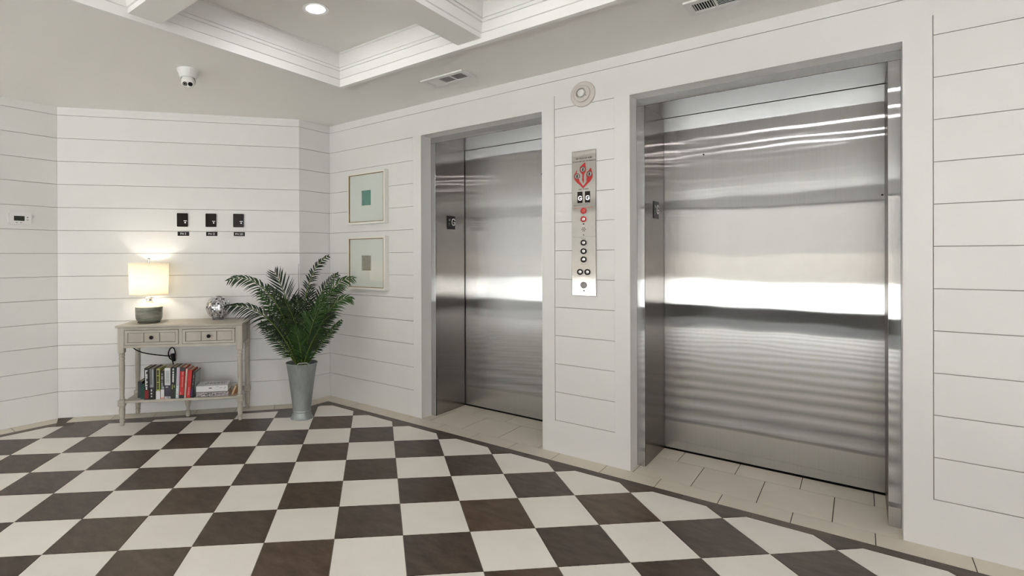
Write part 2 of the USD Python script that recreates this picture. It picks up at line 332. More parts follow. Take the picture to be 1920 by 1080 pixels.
for a in range(NU):
    for b in range(NV):
        x0, y1 = U0 + a * PU, V0 - b * PV; x1, y0 = x0 + PU - BMW, y1 - PV + BMW
        part(cl, 'coffer_panel', bx(x0 - 0.0, x1, y0, y1, CT, TOPZ), 'ceiling_paint')
        for P, Q, inn in (((x0, y0), (x1, y0), (0, 1)), ((x1, y0), (x1, y1), (-1, 0)), ((x1, y1), (x0, y1), (0, -1)), ((x0, y1), (x0, y0), (1, 0))):
            part(cl, 'crown_molding', crown_side(P, Q, inn), 'trim_white')
        cells.append(((x0 + x1) / 2, (y0 + y1) / 2))
part(cl, 'roof', bx(-4.2, UR + 0.3, VR - 0.4, 0.42, TOPZ, TOPZ + 0.1), 'ceiling_paint')

# recessed downlights
def downlight(x, y, label, z=CT):
    t = thing('downlight', label, 'ceiling light', (x, y, z), group='recessed downlights')
    part(t, 'trim_ring', lathe([(0.17, -0.006), (0.235, -0.012), (0.24, -0.004), (0.24, 0.0), (0.17, 0.0), (0.17, -0.006)], 36), 'trim_white', smooth=40)
    part(t, 'diffuser', lathe([(0, -0.010), (0.10, -0.009), (0.17, -0.005), (0.17, -0.001), (0, -0.001)], 36), 'downlight_glow')
for i, (x, y) in enumerate(cells):
    if i == 0: downlight(4.50, -4.15, 'glowing round recessed downlight in the white ceiling coffer')
    else: downlight(x, y, 'round recessed downlight in a ceiling coffer out of view')
for x in (12.0, 15.8, 19.6, 23.4, 27.2):
    for y in (-5.4, -7.2, -8.5): downlight(x, y, 'round recessed downlight in the flat ceiling out of view', CEIL)

# ---------------------------------------------------------------- elevator entrances
def entrance(n, o, keyholes):
    x0, x1, top = o
    d = thing('door_%d' % n, kind='structure')
    jw, hz = 0.15, 7.04
    part(d, 'door_panel', rbx(x0 + jw - 0.02, x1 - jw + 0.02, 1.71, 1.79, 0.035, hz + 0.2, 0.004), 'steel_door')
    for a, b in ((x0, x0 + jw), (x1 - jw, x1)):
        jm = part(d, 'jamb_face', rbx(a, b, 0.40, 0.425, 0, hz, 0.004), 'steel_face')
        part(d, 'jamb_return', bx(a, b, 0.425, 1.675, 0, hz), 'steel_side_dimmed')
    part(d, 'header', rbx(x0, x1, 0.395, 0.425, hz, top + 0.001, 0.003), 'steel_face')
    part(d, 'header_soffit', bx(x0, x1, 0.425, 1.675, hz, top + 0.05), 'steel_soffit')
    part(d, 'leak_block', ext_xz(sbox(x0 - 0.3, -0.25, x1 + 0.3, top + 0.4), 1.80, 1.86), 'dark_gap')  # added dark box, stops outside light leaking through the door gaps
    part(d, 'leak_block', [bx(x0 - 0.3, x0, 0.41, 1.80, -0.25, top + 0.4), bx(x1, x1 + 0.3, 0.41, 1.80, -0.25, top + 0.4), bx(x0, x1, 0.41, 1.80, top + 0.05, top + 0.4)], 'dark_gap')
    part(d, 'door_sill', bx(x0, x1, 1.70, 1.80, -0.25, 0.004), 'dark_gap')
    for kx, kz in keyholes: part(d, 'keyhole', disc_y(0.016, kx, kz, 1.704, 1.712, 16), 'black')
entrance(1, OP1, [(5.96, 6.16)]); entrance(2, OP2, [(9.60, 6.18), (12.36, 5.14)])
def plaque(x, y, z, label):
    t = thing('floor_plaque', label, 'sign', (x, y, z), rotz=90, group='elevator floor plaques')
    part(t, 'plate', rbx(-0.175, 0.175, -0.012, 0, -0.175, 0.175, 0.004), 'black')
    part(t, 'letter', text_xz('G', 0.185, 0.095, -0.075, -0.012, 0.006), 'print_white')
    st = Polygon([(0.045 * (1 if k % 2 == 0 else 0.42) * math.sin(k * math.pi / 5), 0.045 * (1 if k % 2 == 0 else 0.42) * math.cos(k * math.pi / 5)) for k in range(10)])
    part(t, 'star', ext_xz(affinity.translate(st, -0.075, 0.07), -0.015, -0.011), 'print_grey')
    dots = [disc_y(0.010, -0.105 + 0.03 * a, -0.03 - 0.03 * b, -0.016, -0.011, 8) for a, b in ((0, 0), (1, 0), (1, 1), (0, 2))]
    part(t, 'braille', dots, 'print_grey')
plaque(OP1[0] + 0.15, 1.06, 5.02, 'small black floor plaque with letter G on the left elevator jamb')
plaque(OP2[0] + 0.15, 1.12, 5.05, 'small black floor plaque with letter G on the right elevator jamb')

# call panel between the elevators
cp = thing('call_panel', 'tall brushed steel elevator call panel with fire emblem and buttons', 'call panel', (7.775, 0, 0))
part(cp, 'face_plate', rbx(-0.25, 0.25, -0.03, 0.0, 3.31, 6.24, 0.006), 'steel_panel')
Y = -0.03
for s, h, z in (('IN CASE OF FIRE', 0.030, 6.065), ('ELEVATORS OUT OF SERVICE', 0.024, 6.010)): part(cp, 'lettering', text_xz(s, h, 0.01, z, Y, 0.002), 'black')
part(cp, 'lettering', text_xz('USE STAIRS', 0.026, 0.0, 5.445, Y, 0.002), 'black')
def flame_px(X, Yp):                            # emblem traced in plate coordinates
    return ((X - 357) / 1060.0, 6.24 - (Yp + 0.124 * (X - 95) - 110) / 1085.0)
def emblem(outline, c, r):
    poly = Polygon([flame_px(*q) for q in outline]).buffer(0.004).buffer(0.006).buffer(-0.006)
    cxy = flame_px(*c); rr = r / 1070.0
    return poly.union(Point(cxy).buffer(rr + 0.008)).difference(Point(cxy).buffer(rr)), cxy, rr
ems = [([(392, 345), (330, 400), (285, 450), (278, 520), (300, 570), (335, 600), (338, 660), (330, 720), (355, 792), (362, 720), (358, 660), (370, 590), (402, 540), (412, 480), (398, 420)], (343, 495), 56),
       ([(205, 520), (190, 570), (155, 610), (145, 670), (165, 730), (215, 790), (290, 845), (347, 908), (352, 868), (300, 800), (262, 760), (258, 715), (220, 712), (200, 600)], (215, 650), 56),
       ([(515, 460), (480, 515), (435, 555), (422, 610), (432, 655), (425, 720), (428, 760), (395, 810), (347, 868), (347, 908), (430, 820), (500, 750), (545, 680), (555, 610), (540, 540), (528, 490)], (487, 590), 54)]
ems2 = [emblem(*e) for e in ems]
holes = unary_union([Point(e[1]).buffer(e[2]) for e in ems2])
part(cp, 'fire_emblem', ext_xz(unary_union([e[0] for e in ems2]).difference(holes), Y - 0.003, Y + 0.001), 'red')
for e in ems2:
    x, z = e[1]
    part(cp, 'emblem_ring', disc_y(e[2] + 0.004, x, z, Y - 0.005, Y, 28, e[2] - 0.006), 'lamp_foot')
    part(cp, 'pictogram', [disc_y(0.010, x, z + 0.022, Y - 0.004, Y, 12), ext_xz(Polygon([(x - 0.012, z + 0.01), (x + 0.016, z + 0.012), (x + 0.006, z - 0.012), (x + 0.014, z - 0.034), (x + 0.004, z - 0.034), (x - 0.004, z - 0.012), (x - 0.016, z - 0.03), (x - 0.018, z - 0.022)]), Y - 0.004, Y)], 'black')
for x in (-0.075, 0.083):
    part(cp, 'floor_display', rbx(x - 0.053, x + 0.053, Y - 0.008, Y, 5.185, 5.41, 0.003), 'black_gloss')
    part(cp, 'display_letter', text_xz('G', 0.088, x + 0.004, 5.235, Y - 0.008, 0.002, bold=True), 'glow_white')
for s, h, z, m_ in (('WHEN LIT EMERGENCY POWER', 0.021, 5.135, 'print_grey'), ('FIRE FIGHTERS OPERATION', 0.021, 5.088, 'red_soft')): part(cp, 'lettering', text_xz(s, h, 0.0, z - 0.012, Y, 0.002), m_)
def button(x, z, ring, face, r=0.060, label=None):
    part(cp, 'button_ring', disc_y(r, x, z, Y - 0.016, Y, 32, r * 0.62), ring, label)
    part(cp, 'button', lathe([(0, 0.022), (r * 0.45, 0.020), (r * 0.62, 0.012), (r * 0.62, 0)], 28).apply_transform(trimesh.transformations.rotation_matrix(math.pi / 2, (1, 0, 0))).apply_translation((x, Y, z)), face, smooth=40)
button(0.0, 5.019, 'red', 'red_soft'); button(0.0, 4.853, 'red', 'chrome')
part(cp, 'indicator', disc_y(0.013, 0, 4.756, Y - 0.006, Y, 14), 'black')
part(cp, 'speaker_hole', [disc_y(0.009, 0.033 * math.cos(a), 4.649 + 0.033 * math.sin(a), Y - 0.003, Y, 10) for a in np.arange(6) * math.pi / 3] + [disc_y(0.009, 0, 4.649, Y - 0.003, Y, 10)], 'black')
part(cp, 'seam', bx(-0.225, 0.225, Y - 0.002, Y, 4.497, 4.503), 'print_grey')
part(cp, 'indicator', disc_y(0.010, 0, 4.535, Y - 0.004, Y, 12), 'black')
for z in (4.381, 4.209, 4.043): button(0, z, 'black', 'chrome')
for z in (4.465, 4.293, 3.95): part(cp, 'lettering', [bx(-0.055 + 0.028 * k, -0.055 + 0.028 * k + 0.018, Y - 0.002, Y, z - 0.006, z + 0.006) for k in range(4)], 'print_grey')
button(-0.075, 3.79, 'black', 'chrome'); button(0.078, 3.79, 'black', 'chrome')
part(cp, 'lettering', [bx(-0.135 + 0.03 * k, -0.135 + 0.03 * k + 0.02, Y - 0.002, Y, 3.703, 3.714) for k in range(9)], 'print_grey')
button(0.0, 3.527, 'print_grey', 'print_grey', 0.066)
part(cp, 'indicator', disc_y(0.013, 0.003, 3.415, Y - 0.006, Y, 14), 'black')

# round detector high on the wall
dt = thing('fire_detector', 'round cream fire alarm disc high on the wall above the call panel', 'detector', (7.76, 0, 7.375))
rx = trimesh.transformations.rotation_matrix(math.pi / 2, (1, 0, 0))
part(dt, 'base_plate', lathe([(0, 0.05), (0.215, 0.05), (0.25, 0.035), (0.255, 0), (0, 0)], 44).apply_transform(rx), 'detector_cream', smooth=40)
part(dt, 'housing', lathe([(0.10, 0.115), (0.14, 0.11), (0.165, 0.09), (0.17, 0.045), (0.10, 0.045), (0.10, 0.115)], 44).apply_transform(rx), 'detector_cream', smooth=40)
part(dt, 'centre_cap', lathe([(0, 0.15), (0.05, 0.148), (0.07, 0.13), (0.075, 0.05), (0, 0.05)], 36).apply_transform(rx), 'white_plastic', smooth=40)
part(dt, 'indicator', disc_y(0.009, 0.10, -0.06, -0.118, -0.10, 12), 'lamp_foot')

# framed pictures
def picture(zc, h, art, label):
    t = thing('picture_frame', label, 'picture', (1.60, 0, zc), group='white shadow box frames')
    w, hh, d, b = 0.735, h / 2, 0.15, 0.055
    out, inn = sbox(-w, -hh, w, hh), sbox(-w + b, -hh + b, w - b, hh - b)
    for k, cut in enumerate((Polygon([(-w, hh), (w, hh), (w - b, hh - b), (-w + b, hh - b)]), Polygon([(-w, -hh), (w, -hh), (w - b, -hh + b), (-w + b, -hh + b)]), Polygon([(-w, -hh), (-w + b, -hh + b), (-w + b, hh - b), (-w, hh)]), Polygon([(w, -hh), (w - b, -hh + b), (w - b, hh - b), (w, hh)]))):
        part(t, 'rail', ext_xz(cut, -d, 0), 'frame_white')
    part(t, 'lip', ext_xz(inn.buffer(0.004, join_style=2).difference(inn.buffer(-0.018, join_style=2)), -d + 0.004, -d + 0.05), 'frame_lip')
    win = sbox(-0.18, -0.205, 0.18, 0.205)
    part(t, 'mat_board', ext_xz(inn.difference(win), -d + 0.03, -d + 0.05), 'mat_board')
    part(t, 'bevel', ext_xz(win.buffer(0.012, join_style=2).difference(win), -d + 0.026, -d + 0.032), 'frame_white')
    part(t, 'artwork', ext_xz(win.buffer(0.01), -d + 0.055, -d + 0.06), art)
    part(t, 'glazing', ext_xz(inn.buffer(-0.018, join_style=2), -d + 0.018, -d + 0.021), 'pane_glass')
picture(5.735, 1.43, 'art_teal', 'upper white shadow box frame with a small teal square print')
picture(3.945, 1.46, 'art_taupe', 'lower white shadow box frame with a small taupe square print')

# wall readers and nameplates on the back wall
def on_back(s, z): return (C1[0] + bd[0] * s, C1[1] + bd[1] * s, z)
S0 = 1.371
for k, (s, nm, pos) in enumerate(((1.613, 'PH I', 'leftmost'), (2.329, 'PH II', 'middle'), (3.037, 'PH III', 'rightmost'))):
    t = thing('card_reader', pos + ' of three glossy black card readers, above the %s plate' % nm, 'card reader', on_back(S0 + s, 5.12), 52, group='card readers on the back wall')
    part(t, 'body', rbx(-0.135, 0.135, -0.055, 0, -0.18, 0.18, 0.012), 'black_gloss')
    part(t, 'logo_mark', [bx(0.035, 0.115, -0.058, -0.054, -0.035, -0.017), disc_y(0.022, 0.075, -0.072, -0.058, -0.054, 16)], 'print_white')
    t = thing('name_plate', 'small black plate reading %s under the %s card reader' % (nm, pos), 'sign', on_back(S0 + s + 0.018, 4.75), 52, group='name plates on the back wall')
    part(t, 'plate', rbx(-0.143, 0.143, -0.012, 0, -0.055, 0.055, 0.003), 'black')
    part(t, 'lettering', text_xz(nm, 0.052, 0, -0.026, -0.012, 0.003), 'print_white')

# thermostat on the left wall
th_ = thing('thermostat', 'white wall thermostat with dark screen on the left shiplap wall', 'thermostat', (-3.80, -6.625, 5.075), 90)
part(th_, 'housing', ext_xz(sbox(-0.16, -0.075, 0.16, 0.075).buffer(0.065), -0.085, 0).subdivide() if False else ext_xz(sbox(-0.16, -0.075, 0.16, 0.075).buffer(0.065), -0.085, 0), 'white_plastic')
part(th_, 'screen', rbx(-0.125, 0.085, -0.090, -0.084, -0.055, 0.06, 0.003), 'lcd')
for x, z in ((0.145, 0.03), (0.147, -0.03), (-0.07, -0.10), (0.015, -0.10)): part(th_, 'button', rbx(x - 0.018, x + 0.018, -0.092, -0.084, z - 0.011, z + 0.011, 0.003), 'print_grey')

# ceiling vents and camera
def vent(x0, x1, y0, y1, label, vert, sw=0.017):
    t = thing('ceiling_vent', label, 'vent', ((x0 + x1) / 2, (y0 + y1) / 2, CEIL), group='ceiling vents along the elevator wall')
    w, h = (x1 - x0) / 2, (y1 - y0) / 2
    part(t, 'frame', ext(sbox(-w, -h, w, h).difference(sbox(-w + 0.10, -h + 0.11, w - 0.10, h - 0.11)), -0.028, 0), 'vent_white')
    part(t, 'duct', bx(-w + 0.1, w - 0.1, -h + 0.11, h - 0.11, -0.003, -0.0005), 'black')
    L = (2 * w - 0.2) / 3
    for b in range(3):
        a0 = -w + 0.1 + b * L
        if b: part(t, 'divider', bx(a0 - 0.014, a0 + 0.014, -h + 0.11, h - 0.11, -0.026, -0.002), 'vent_white')
        if vert[b] == 'v':
            for q in range(8):
                x = a0 + 0.022 + (L - 0.04) * q / 7.5; part(t, 'slat', rot(bx(x - 0.011, x + 0.011, -h + 0.11, h - 0.11, -0.017, -0.012), vert[3], (0, 1, 0), (x, 0, -0.0145)), 'vent_white')
        else:
            for q in range(6):
                y = -h + 0.135 + (2 * h - 0.27) * q / 5; part(t, 'slat', rot(bx(a0 + 0.014, a0 + L - 0.014, y - sw, y + sw, -0.017, -0.012), vert[4], (1, 0, 0), (0, y, -0.0145)), 'vent_white')
vent(4.60, 5.72, -1.355, -0.82, 'white ceiling vent over the left elevator, nearest the corner', ('h', 'v', 'v', 40, -22), 0.03)
vent(9.97, 11.09, -1.48, -0.95, 'white ceiling vent over the right elevator, cut by the top edge', ('v', 'h', 'v', 40, 35))
sc = thing('security_camera', 'white turret security camera with two dark lenses on the ceiling', 'security camera', (1.37, -4.95, CEIL))
part(sc, 'base', lathe([(0, -0.175), (0.145, -0.175), (0.165, -0.16), (0.19, -0.08), (0.215, -0.03), (0.215, 0.0), (0, 0)], 40), 'white_plastic', smooth=40)
aim = np.array([12.06, -10.19, 4.1]) - np.array([1.37, -4.95, CEIL - 0.17]); aim /= np.linalg.norm(aim)
aim = aim + np.array([-0.05, -0.10, -0.55]); aim /= np.linalg.norm(aim)
T_ = trimesh.geometry.align_vectors((0, -1, 0), aim); T_ = np.eye(4) @ T_
# keep the lens pair level
zx = np.cross(aim, (0, 0, 1)); zx /= np.linalg.norm(zx); zz_ = np.cross(zx, aim)
T_ = np.eye(4); T_[:3, 0], T_[:3, 1], T_[:3, 2] = zx, -aim, zz_; T_[:3, 3] = (0.0, 0, -0.225); T_[:3, 3] += aim * 0.035
def sball(m): m = m.copy(); m.apply_transform(T_); return m
part(sc, 'gasket', sball(lathe([(0.13, -0.012), (0.140, -0.006), (0.140, 0.006), (0.13, 0.012)], 36).apply_transform(rx).apply_translation((0, 0.02, 0))), 'black', smooth=True)
ball = trimesh.creation.icosphere(3, 0.135); v = ball.vertices; v[:, 1] = np.maximum(v[:, 1], -0.108); ball.vertices = v
part(sc, 'ball', sball(ball), 'white_plastic', smooth=50)
for x, m_ in ((-0.05, 'black'), (0.052, 'black_gloss')):
    ln = part(sc, 'lens', sball(disc_y(0.043, x, 0.0, -0.114, -0.10, 24)), m_)
part(sc, 'lens_ring', sball(disc_y(0.030, 0.052, 0, -0.117, -0.112, 20, 0.020)), 'print_grey')

# ---------------------------------------------------------------- console table
TA = 48.6; TC = np.array([-1.35, -3.66, 0]); ex = np.array([math.cos(math.radians(TA)), math.sin(math.radians(TA)), 0]); ey = np.array([-ex[1], ex[0], 0])
def tbl(x, y, z=0): return TC + ex * x + ey * y + np.array([0, 0, z])
TZ, SZ = 2.455, 0.61
ct = thing('console_table', 'grey painted console table with two drawers, turned legs and lower shelf', 'table', TC, TA)
part(ct, 'table_top', rbx(-1.50, 1.47, -0.62, 0.62, TZ - 0.055, TZ, 0.012), 'table_paint')
lx, ly, hw = 1.385, 0.505, 0.070
def leg(sx, sy):
    sq1 = rbx(-hw, hw, -hw, hw, 1.785, TZ - 0.055, 0.006); sq2 = rbx(-hw - 0.008, hw + 0.008, -hw - 0.008, hw + 0.008, 0.475, 0.635, 0.014)
    up = lathe([(0, 1.80), (0.062, 1.79), (0.066, 1.77), (0.056, 1.755), (0.066, 1.74), (0.066, 1.70), (0.054, 1.68), (0.066, 1.655), (0.066, 1.62), (0.055, 1.60), (0.062, 1.55), (0.066, 1.40), (0.062, 1.15), (0.054, 0.85), (0.050, 0.72), (0.058, 0.69), (0.058, 0.665), (0.050, 0.65), (0.062, 0.63), (0, 0.63)][::-1], 20)
    dn = lathe([(0, 0.48), (0.060, 0.48), (0.066, 0.45), (0.058, 0.43), (0.070, 0.40), (0.070, 0.36), (0.064, 0.26), (0.056, 0.16), (0.048, 0.145), (0.062, 0.125), (0.064, 0.11), (0.044, 0.095), (0.055, 0.06), (0.055, 0.035), (0.042, 0.0), (0, 0.0)][::-1], 20)
    m = trimesh.util.concatenate([sq1, sq2, up, dn]); m.apply_translation((sx * lx, sy * ly, 0)); return m
for sx in (-1, 1):
    for sy in (-1, 1): part(ct, 'leg', leg(sx, sy), 'table_paint', smooth=35)
D1, D2 = (-1.305, -0.055, 1.965, 2.335), (0.025, 1.285, 1.965, 2.335)
ap = sbox(-lx + hw, 1.90, lx - hw, TZ - 0.055).difference(unary_union([sbox(a, c_, b, d_) for a, b, c_, d_ in (D1, D2)]))
part(ct, 'apron', ext_xz(ap, -0.56, -0.52), 'table_paint')
part(ct, 'apron', bx(-lx + hw, lx - hw, 0.50, 0.54, 1.90, TZ - 0.055), 'table_paint')
for s in (-1, 1): part(ct, 'apron', bx(s * lx - 0.02, s * lx + 0.02, -ly + hw, ly - hw, 1.90, TZ - 0.055), 'table_paint')
for a, b, c_, d_ in (D1, D2):
    g_ = 0.010
    dr = thing('x', None) if False else None
    path = part(ct, 'drawer', ext_xz(sbox(a + g_, c_ + g_, b - g_, d_ - g_).difference(sbox(a + 0.075, c_ + 0.065, b - 0.075, d_ - 0.065)), -0.572, -0.535), 'table_paint')
    part(ct, 'drawer_box', bx(a + 0.012, b - 0.012, -0.535, 0.40, c_ + 0.012, d_ - 0.012), 'table_groove')
    w3 = (b - a - 0.15) / 3
    for k in range(3):
        x0 = a + 0.075 + k * w3
        part(path, 'front_panel', rbx(x0 + 0.008, x0 + w3 - 0.008, -0.558, -0.53, c_ + 0.073, d_ - 0.073, 0.004), 'table_paint')
    kx = (a + b) / 2; kn = lathe([(0, 0.075), (0.03, 0.072), (0.045, 0.058), (0.045, 0.045), (0.025, 0.03), (0.018, 0.012), (0.024, 0.0), (0, 0)], 24).apply_transform(rx).apply_translation((kx, -0.556, (c_ + d_) / 2))
    part(path, 'knob', kn, 'black', label='black round knob', smooth=40)
part(ct, 'shelf', rbx(-lx + 0.06, lx - 0.06, -0.55, 0.55, SZ - 0.06, SZ, 0.010), 'table_paint')
for sx in (-1, 1):
    part(ct, 'bracket', ext_xz(Polygon([(0, 0), (0, -0.30), (0.03, -0.30), (0.05, -0.2), (0.10, -0.10), (0.2, -0.05), (0.2, 0)]), -0.015, 0.015).apply_transform(trimesh.transformations.rotation_matrix(math.radians(90), (0, 0, 1))).apply_translation((sx * lx, -0.43, SZ - 0.05)) , 'table_paint')
part(ct, 'centre_foot', lathe([(0, 0.55), (0.075, 0.55), (0.085, 0.52), (0.075, 0.44), (0.06, 0.33), (0.038, 0.22), (0.034, 0.19), (0.055, 0.175), (0.062, 0.16), (0.036, 0.145), (0.064, 0.10), (0.066, 0.065), (0.05, 0.015), (0, 0.0)][::-1], 24), 'table_paint', smooth=35)

# table lamp
lp = tbl(-0.93, 0.0, TZ)
la = thing('table_lamp', 'lit table lamp with white drum shade and grey glazed pot base', 'lamp', lp)
part(la, 'foot', lathe([(0, 0), (0.255, 0), (0.265, 0.02), (0.255, 0.05), (0, 0.05)], 40), 'lamp_foot', smooth=35)
part(la, 'base', lathe([(0, 0.045), (0.25, 0.045), (0.285, 0.07), (0.305, 0.12), (0.312, 0.20), (0.316, 0.395), (0.308, 0.402), (0, 0.402)], 48), 'lamp_glaze', smooth=35)
part(la, 'shoulder', lathe([(0.308, 0.400), (0.29, 0.43), (0.23, 0.465), (0.13, 0.50), (0.085, 0.525), (0.075, 0.56), (0, 0.56)], 48), 'lamp_cream', smooth=35)
part(la, 'neck', lathe([(0, 0.555), (0.072, 0.555), (0.072, 0.60), (0.105, 0.625), (0.105, 0.645), (0.03, 0.655), (0.02, 0.70), (0.02, 1.58), (0, 1.58)], 28), 'chrome', smooth=35)
part(la, 'bulb', trimesh.creation.icosphere(3, 0.11).apply_translation((0, 0, 1.08)), 'bulb_glow', smooth=True)
s0, s1, r0, r1 = 0.72, 1.505, 0.445, 0.462
sh = trimesh.creation.revolve(np.array([(r0 - 0.006, s0), (r0, s0), (r1, s1), (r1 - 0.006, s1), (r0 - 0.006, s0)]), sections=64)
part(la, 'shade', sh, 'shade_linen', smooth=35)
for z, r in ((s0, r0), (s1, r1)): part(la, 'shade_trim', lathe([(r - 0.010, z - 0.006), (r + 0.004, z - 0.006), (r + 0.004, z + 0.012), (r - 0.010, z + 0.012), (r - 0.010, z - 0.006)], 64), 'shade_linen')
part(la, 'spider', [tube([(0, 0, 1.50), (0.45 * math.cos(a), 0.45 * math.sin(a), 1.49)], 0.006, 6) for a in (0.3, 2.4, 4.5)], 'chrome')
part(la, 'finial', lathe([(0, 1.57), (0.016, 1.57), (0.016, 1.585), (0.03, 1.595), (0.034, 1.62), (0.022, 1.645), (0, 1.65)], 20), 'chrome', smooth=True)

# mosaic ball
sb = tbl(0.68, 0.33, TZ)
mb = thing('mosaic_ball', 'silver mosaic glass ball on a clear ring beside the palm', 'ornament', sb)
RB, ZB = 0.302, 0.325
part(mb, 'ring_stand', lathe([(0.10, 0.0), (0.15, 0.0), (0.145, 0.045), (0.12, 0.055), (0.10, 0.0)], 32), 'acrylic', smooth=35)
part(mb, 'ball_core', trimesh.creation.icosphere(3, RB - 0.008).apply_translation((0, 0, ZB)), 'mosaic_silver', smooth=True)
tl = {'mosaic_silver': [], 'mosaic_pale': [], 'mosaic_dark': []}
nr = 20
for i in range(nr):
    pa = math.pi * (i + 0.5) / nr; n_ = max(3, int(2 * nr * math.sin(pa)))
    for j in range(n_):
        az = 2 * math.pi * (j + rng.random() * 0.3) / n_; d_ = np.array([math.sin(pa) * math.cos(az), math.sin(pa) * math.sin(az), math.cos(pa)])
        q = bx(-0.021 - 0.006 * rng.random(), 0.021, -0.020, 0.017 + 0.008 * rng.random(), -0.004, 0.004); q = rot(q, rng.uniform(-12, 12), (1, 0.4, 0)); q = rot(q, rng.uniform(-30, 30), (0, 0, 1))
        q.apply_transform(trimesh.geometry.align_vectors((0, 0, 1), d_)); q.apply_translation(d_ * RB + (0, 0, ZB)); tl[rng.choice(['mosaic_silver'] * 4 + ['mosaic_pale'] * 4 + ['mosaic_dark'])].append(q)
for k, v_ in tl.items(): part(mb, 'mosaic_chip', v_, k, kind='stuff')

# cord hanging behind the table
cd = [tbl(*q) for q in ((-1.25, -0.2, 1.86), (-1.23, 0.0, 1.72), (-1.15, 0.3, 1.58), (-0.9, 0.42, 1.56), (-0.66, 0.44, 1.50), (-0.55, 0.45, 1.50))]
loop = [tbl(-0.52 + 0.085 * math.sin(a), 0.45 + 0.02 * math.cos(2 * a), 1.56 - 0.16 * math.cos(a)) for a in np.linspace(0.2, 2 * math.pi * 2.95, 60)]
tail = [tbl(*q) for q in ((-0.5, 0.45, 1.40), (-0.46, 0.46, 1.2), (-0.45, 0.46, 0.9), (-0.47, 0.45, SZ + 0.02))]
pc = thing('power_cord', 'black power cord coiled in a loop below the table top', 'cord')
part(pc, 'cord', tube(np.vstack([bez(cd, 24), loop, bez([loop[-1]] + tail, 20)]), 0.014, 6), 'black', smooth=True)
part(pc, 'cord_tie', tube(np.array([tbl(-0.50, 0.45, 1.56), tbl(-0.49, 0.45, 1.46), tbl(-0.47, 0.45, 1.36)]), [0.05, 0.055, 0.045], 10), 'black', smooth=True)

# ---------------------------------------------------------------- books on the shelf
def bookmat(name, col): plain('book_' + name, col, 0.4)
for nm, col in dict(black=(0.012, 0.012, 0.013), grey=(0.13, 0.13, 0.14), lime=(0.36, 0.38, 0.10), white=(0.68, 0.68, 0.69), paleblue=(0.48, 0.52, 0.56), lilac=(0.5, 0.38, 0.45), red=(0.52, 0.02, 0.02), cream=(0.66, 0.48, 0.40), navy=(0.035, 0.03, 0.05), maroon=(0.22, 0.01, 0.015),
                    green=(0.01, 0.07, 0.05), purple=(0.09, 0.03, 0.20), silver=(0.33, 0.38, 0.38), pink=(0.65, 0.30, 0.30), orange=(0.55, 0.22, 0.05), slate=(0.045, 0.05, 0.065), ivory=(0.58, 0.55, 0.49), speckle=(0.30, 0.27, 0.28)).items(): bookmat(nm, col)
def title_marks(x0, x1, z0, z1, y, rows, seed, along='z'):
    """unreadable print on the spine: letter-like blocks"""
    r = random.Random(seed); out = []; w = (x1 - x0) / rows
    for q in range(rows):
        z = z0
        while z < z1 - 0.012:
            h = r.uniform(0.012, 0.030)
            if r.random() < 0.85: out.append(bx(x0 + q * w + 0.1 * w, x0 + (q + 1) * w - 0.1 * w, y - 0.0025, y + 0.001, z, min(z + h * 0.75, z1)))
            z += h
    return out
def book(x, w, h, d, cover, label, marks=(), patches=(), lean=0.0, y0=-0.52, group='upright books on the table shelf', cat='book', pages='paper', back=None):
    p0 = tbl(x, y0, SZ); t = thing('book', label, cat, p0, TA, group=group)
    ct_ = 0.011
    def tl_(m): return rot(m, lean, (0, 1, 0), (w, 0, 0))
    part(t, 'cover', [tl_(rbx(0, ct_, 0, d, 0, h, 0.003)), tl_(rbx(w - ct_, w, 0, d, 0, h, 0.003)), tl_(rbx(0, w, 0, ct_, 0, h, 0.003))], 'book_' + cover)
    part(t, 'pages', tl_(bx(ct_, w - ct_, ct_, d - 0.012, 0.012, h - 0.014)), pages)
    for a, b, c_, e, m_ in patches: part(t, 'print_block', tl_(bx(w * a, w * b, -0.0015, 0.002, h * c_, h * e)), 'book_' + m_)
    for k, (a, b, c_, e, rows, m_) in enumerate(marks): part(t, 'print_marks', [tl_(q) for q in title_marks(w * a, w * b, h * c_, h * e, -0.001, rows, hash((x, k)) % 1000 if False else int(x * 1000) + k)], m_)
    if back: part(t, 'back_print', tl_(bx(w - 0.001, w + 0.0015, 0.03, d - 0.02, 0.03, h - 0.03)), 'book_' + back)
book(-1.10, 0.10, 0.40, 0.42, 'slate', 'short slate grey book in shade at the left end of the shelf', y0=-0.30, group='upright books on the table shelf')
book(-0.985, 0.105, 0.36, 0.42, 'green', 'short dark green book beside the tall black book', y0=-0.42)
book(-0.872, 0.106, 0.775, 0.50, 'black', 'tall black book with big white spine print and a maroon foot, leftmost tall one', marks=((0.2, 0.72, 0.42, 0.96, 2, 'print_white'), (0.25, 0.7, 0.3, 0.4, 1, 'print_white')), patches=((0.05, 0.95, 0.03, 0.3, 'maroon'),))
book(-0.760, 0.118, 0.765, 0.50, 'grey', 'grey book with a dark foot, second tall one from the left', marks=((0.3, 0.62, 0.06, 0.33, 1, 'print_white'), (0.25, 0.75, 0.4, 0.5, 2, 'book_silver')), patches=((0.0, 1.0, 0.0, 0.38, 'black'), (0.62, 0.8, 0.4, 0.97, 'silver')))
book(-0.637, 0.028, 0.760, 0.50, 'black', 'thin black book squeezed left of the lime green one')
book(-0.605, 0.098, 0.755, 0.50, 'lime', 'lime green book with dark lettering and white foot', marks=((0.2, 0.8, 0.32, 0.95, 1, 'black'),), patches=((0.0, 1.0, 0.0, 0.27, 'white'), (0.0, 0.14, 0.27, 1, 'black')))
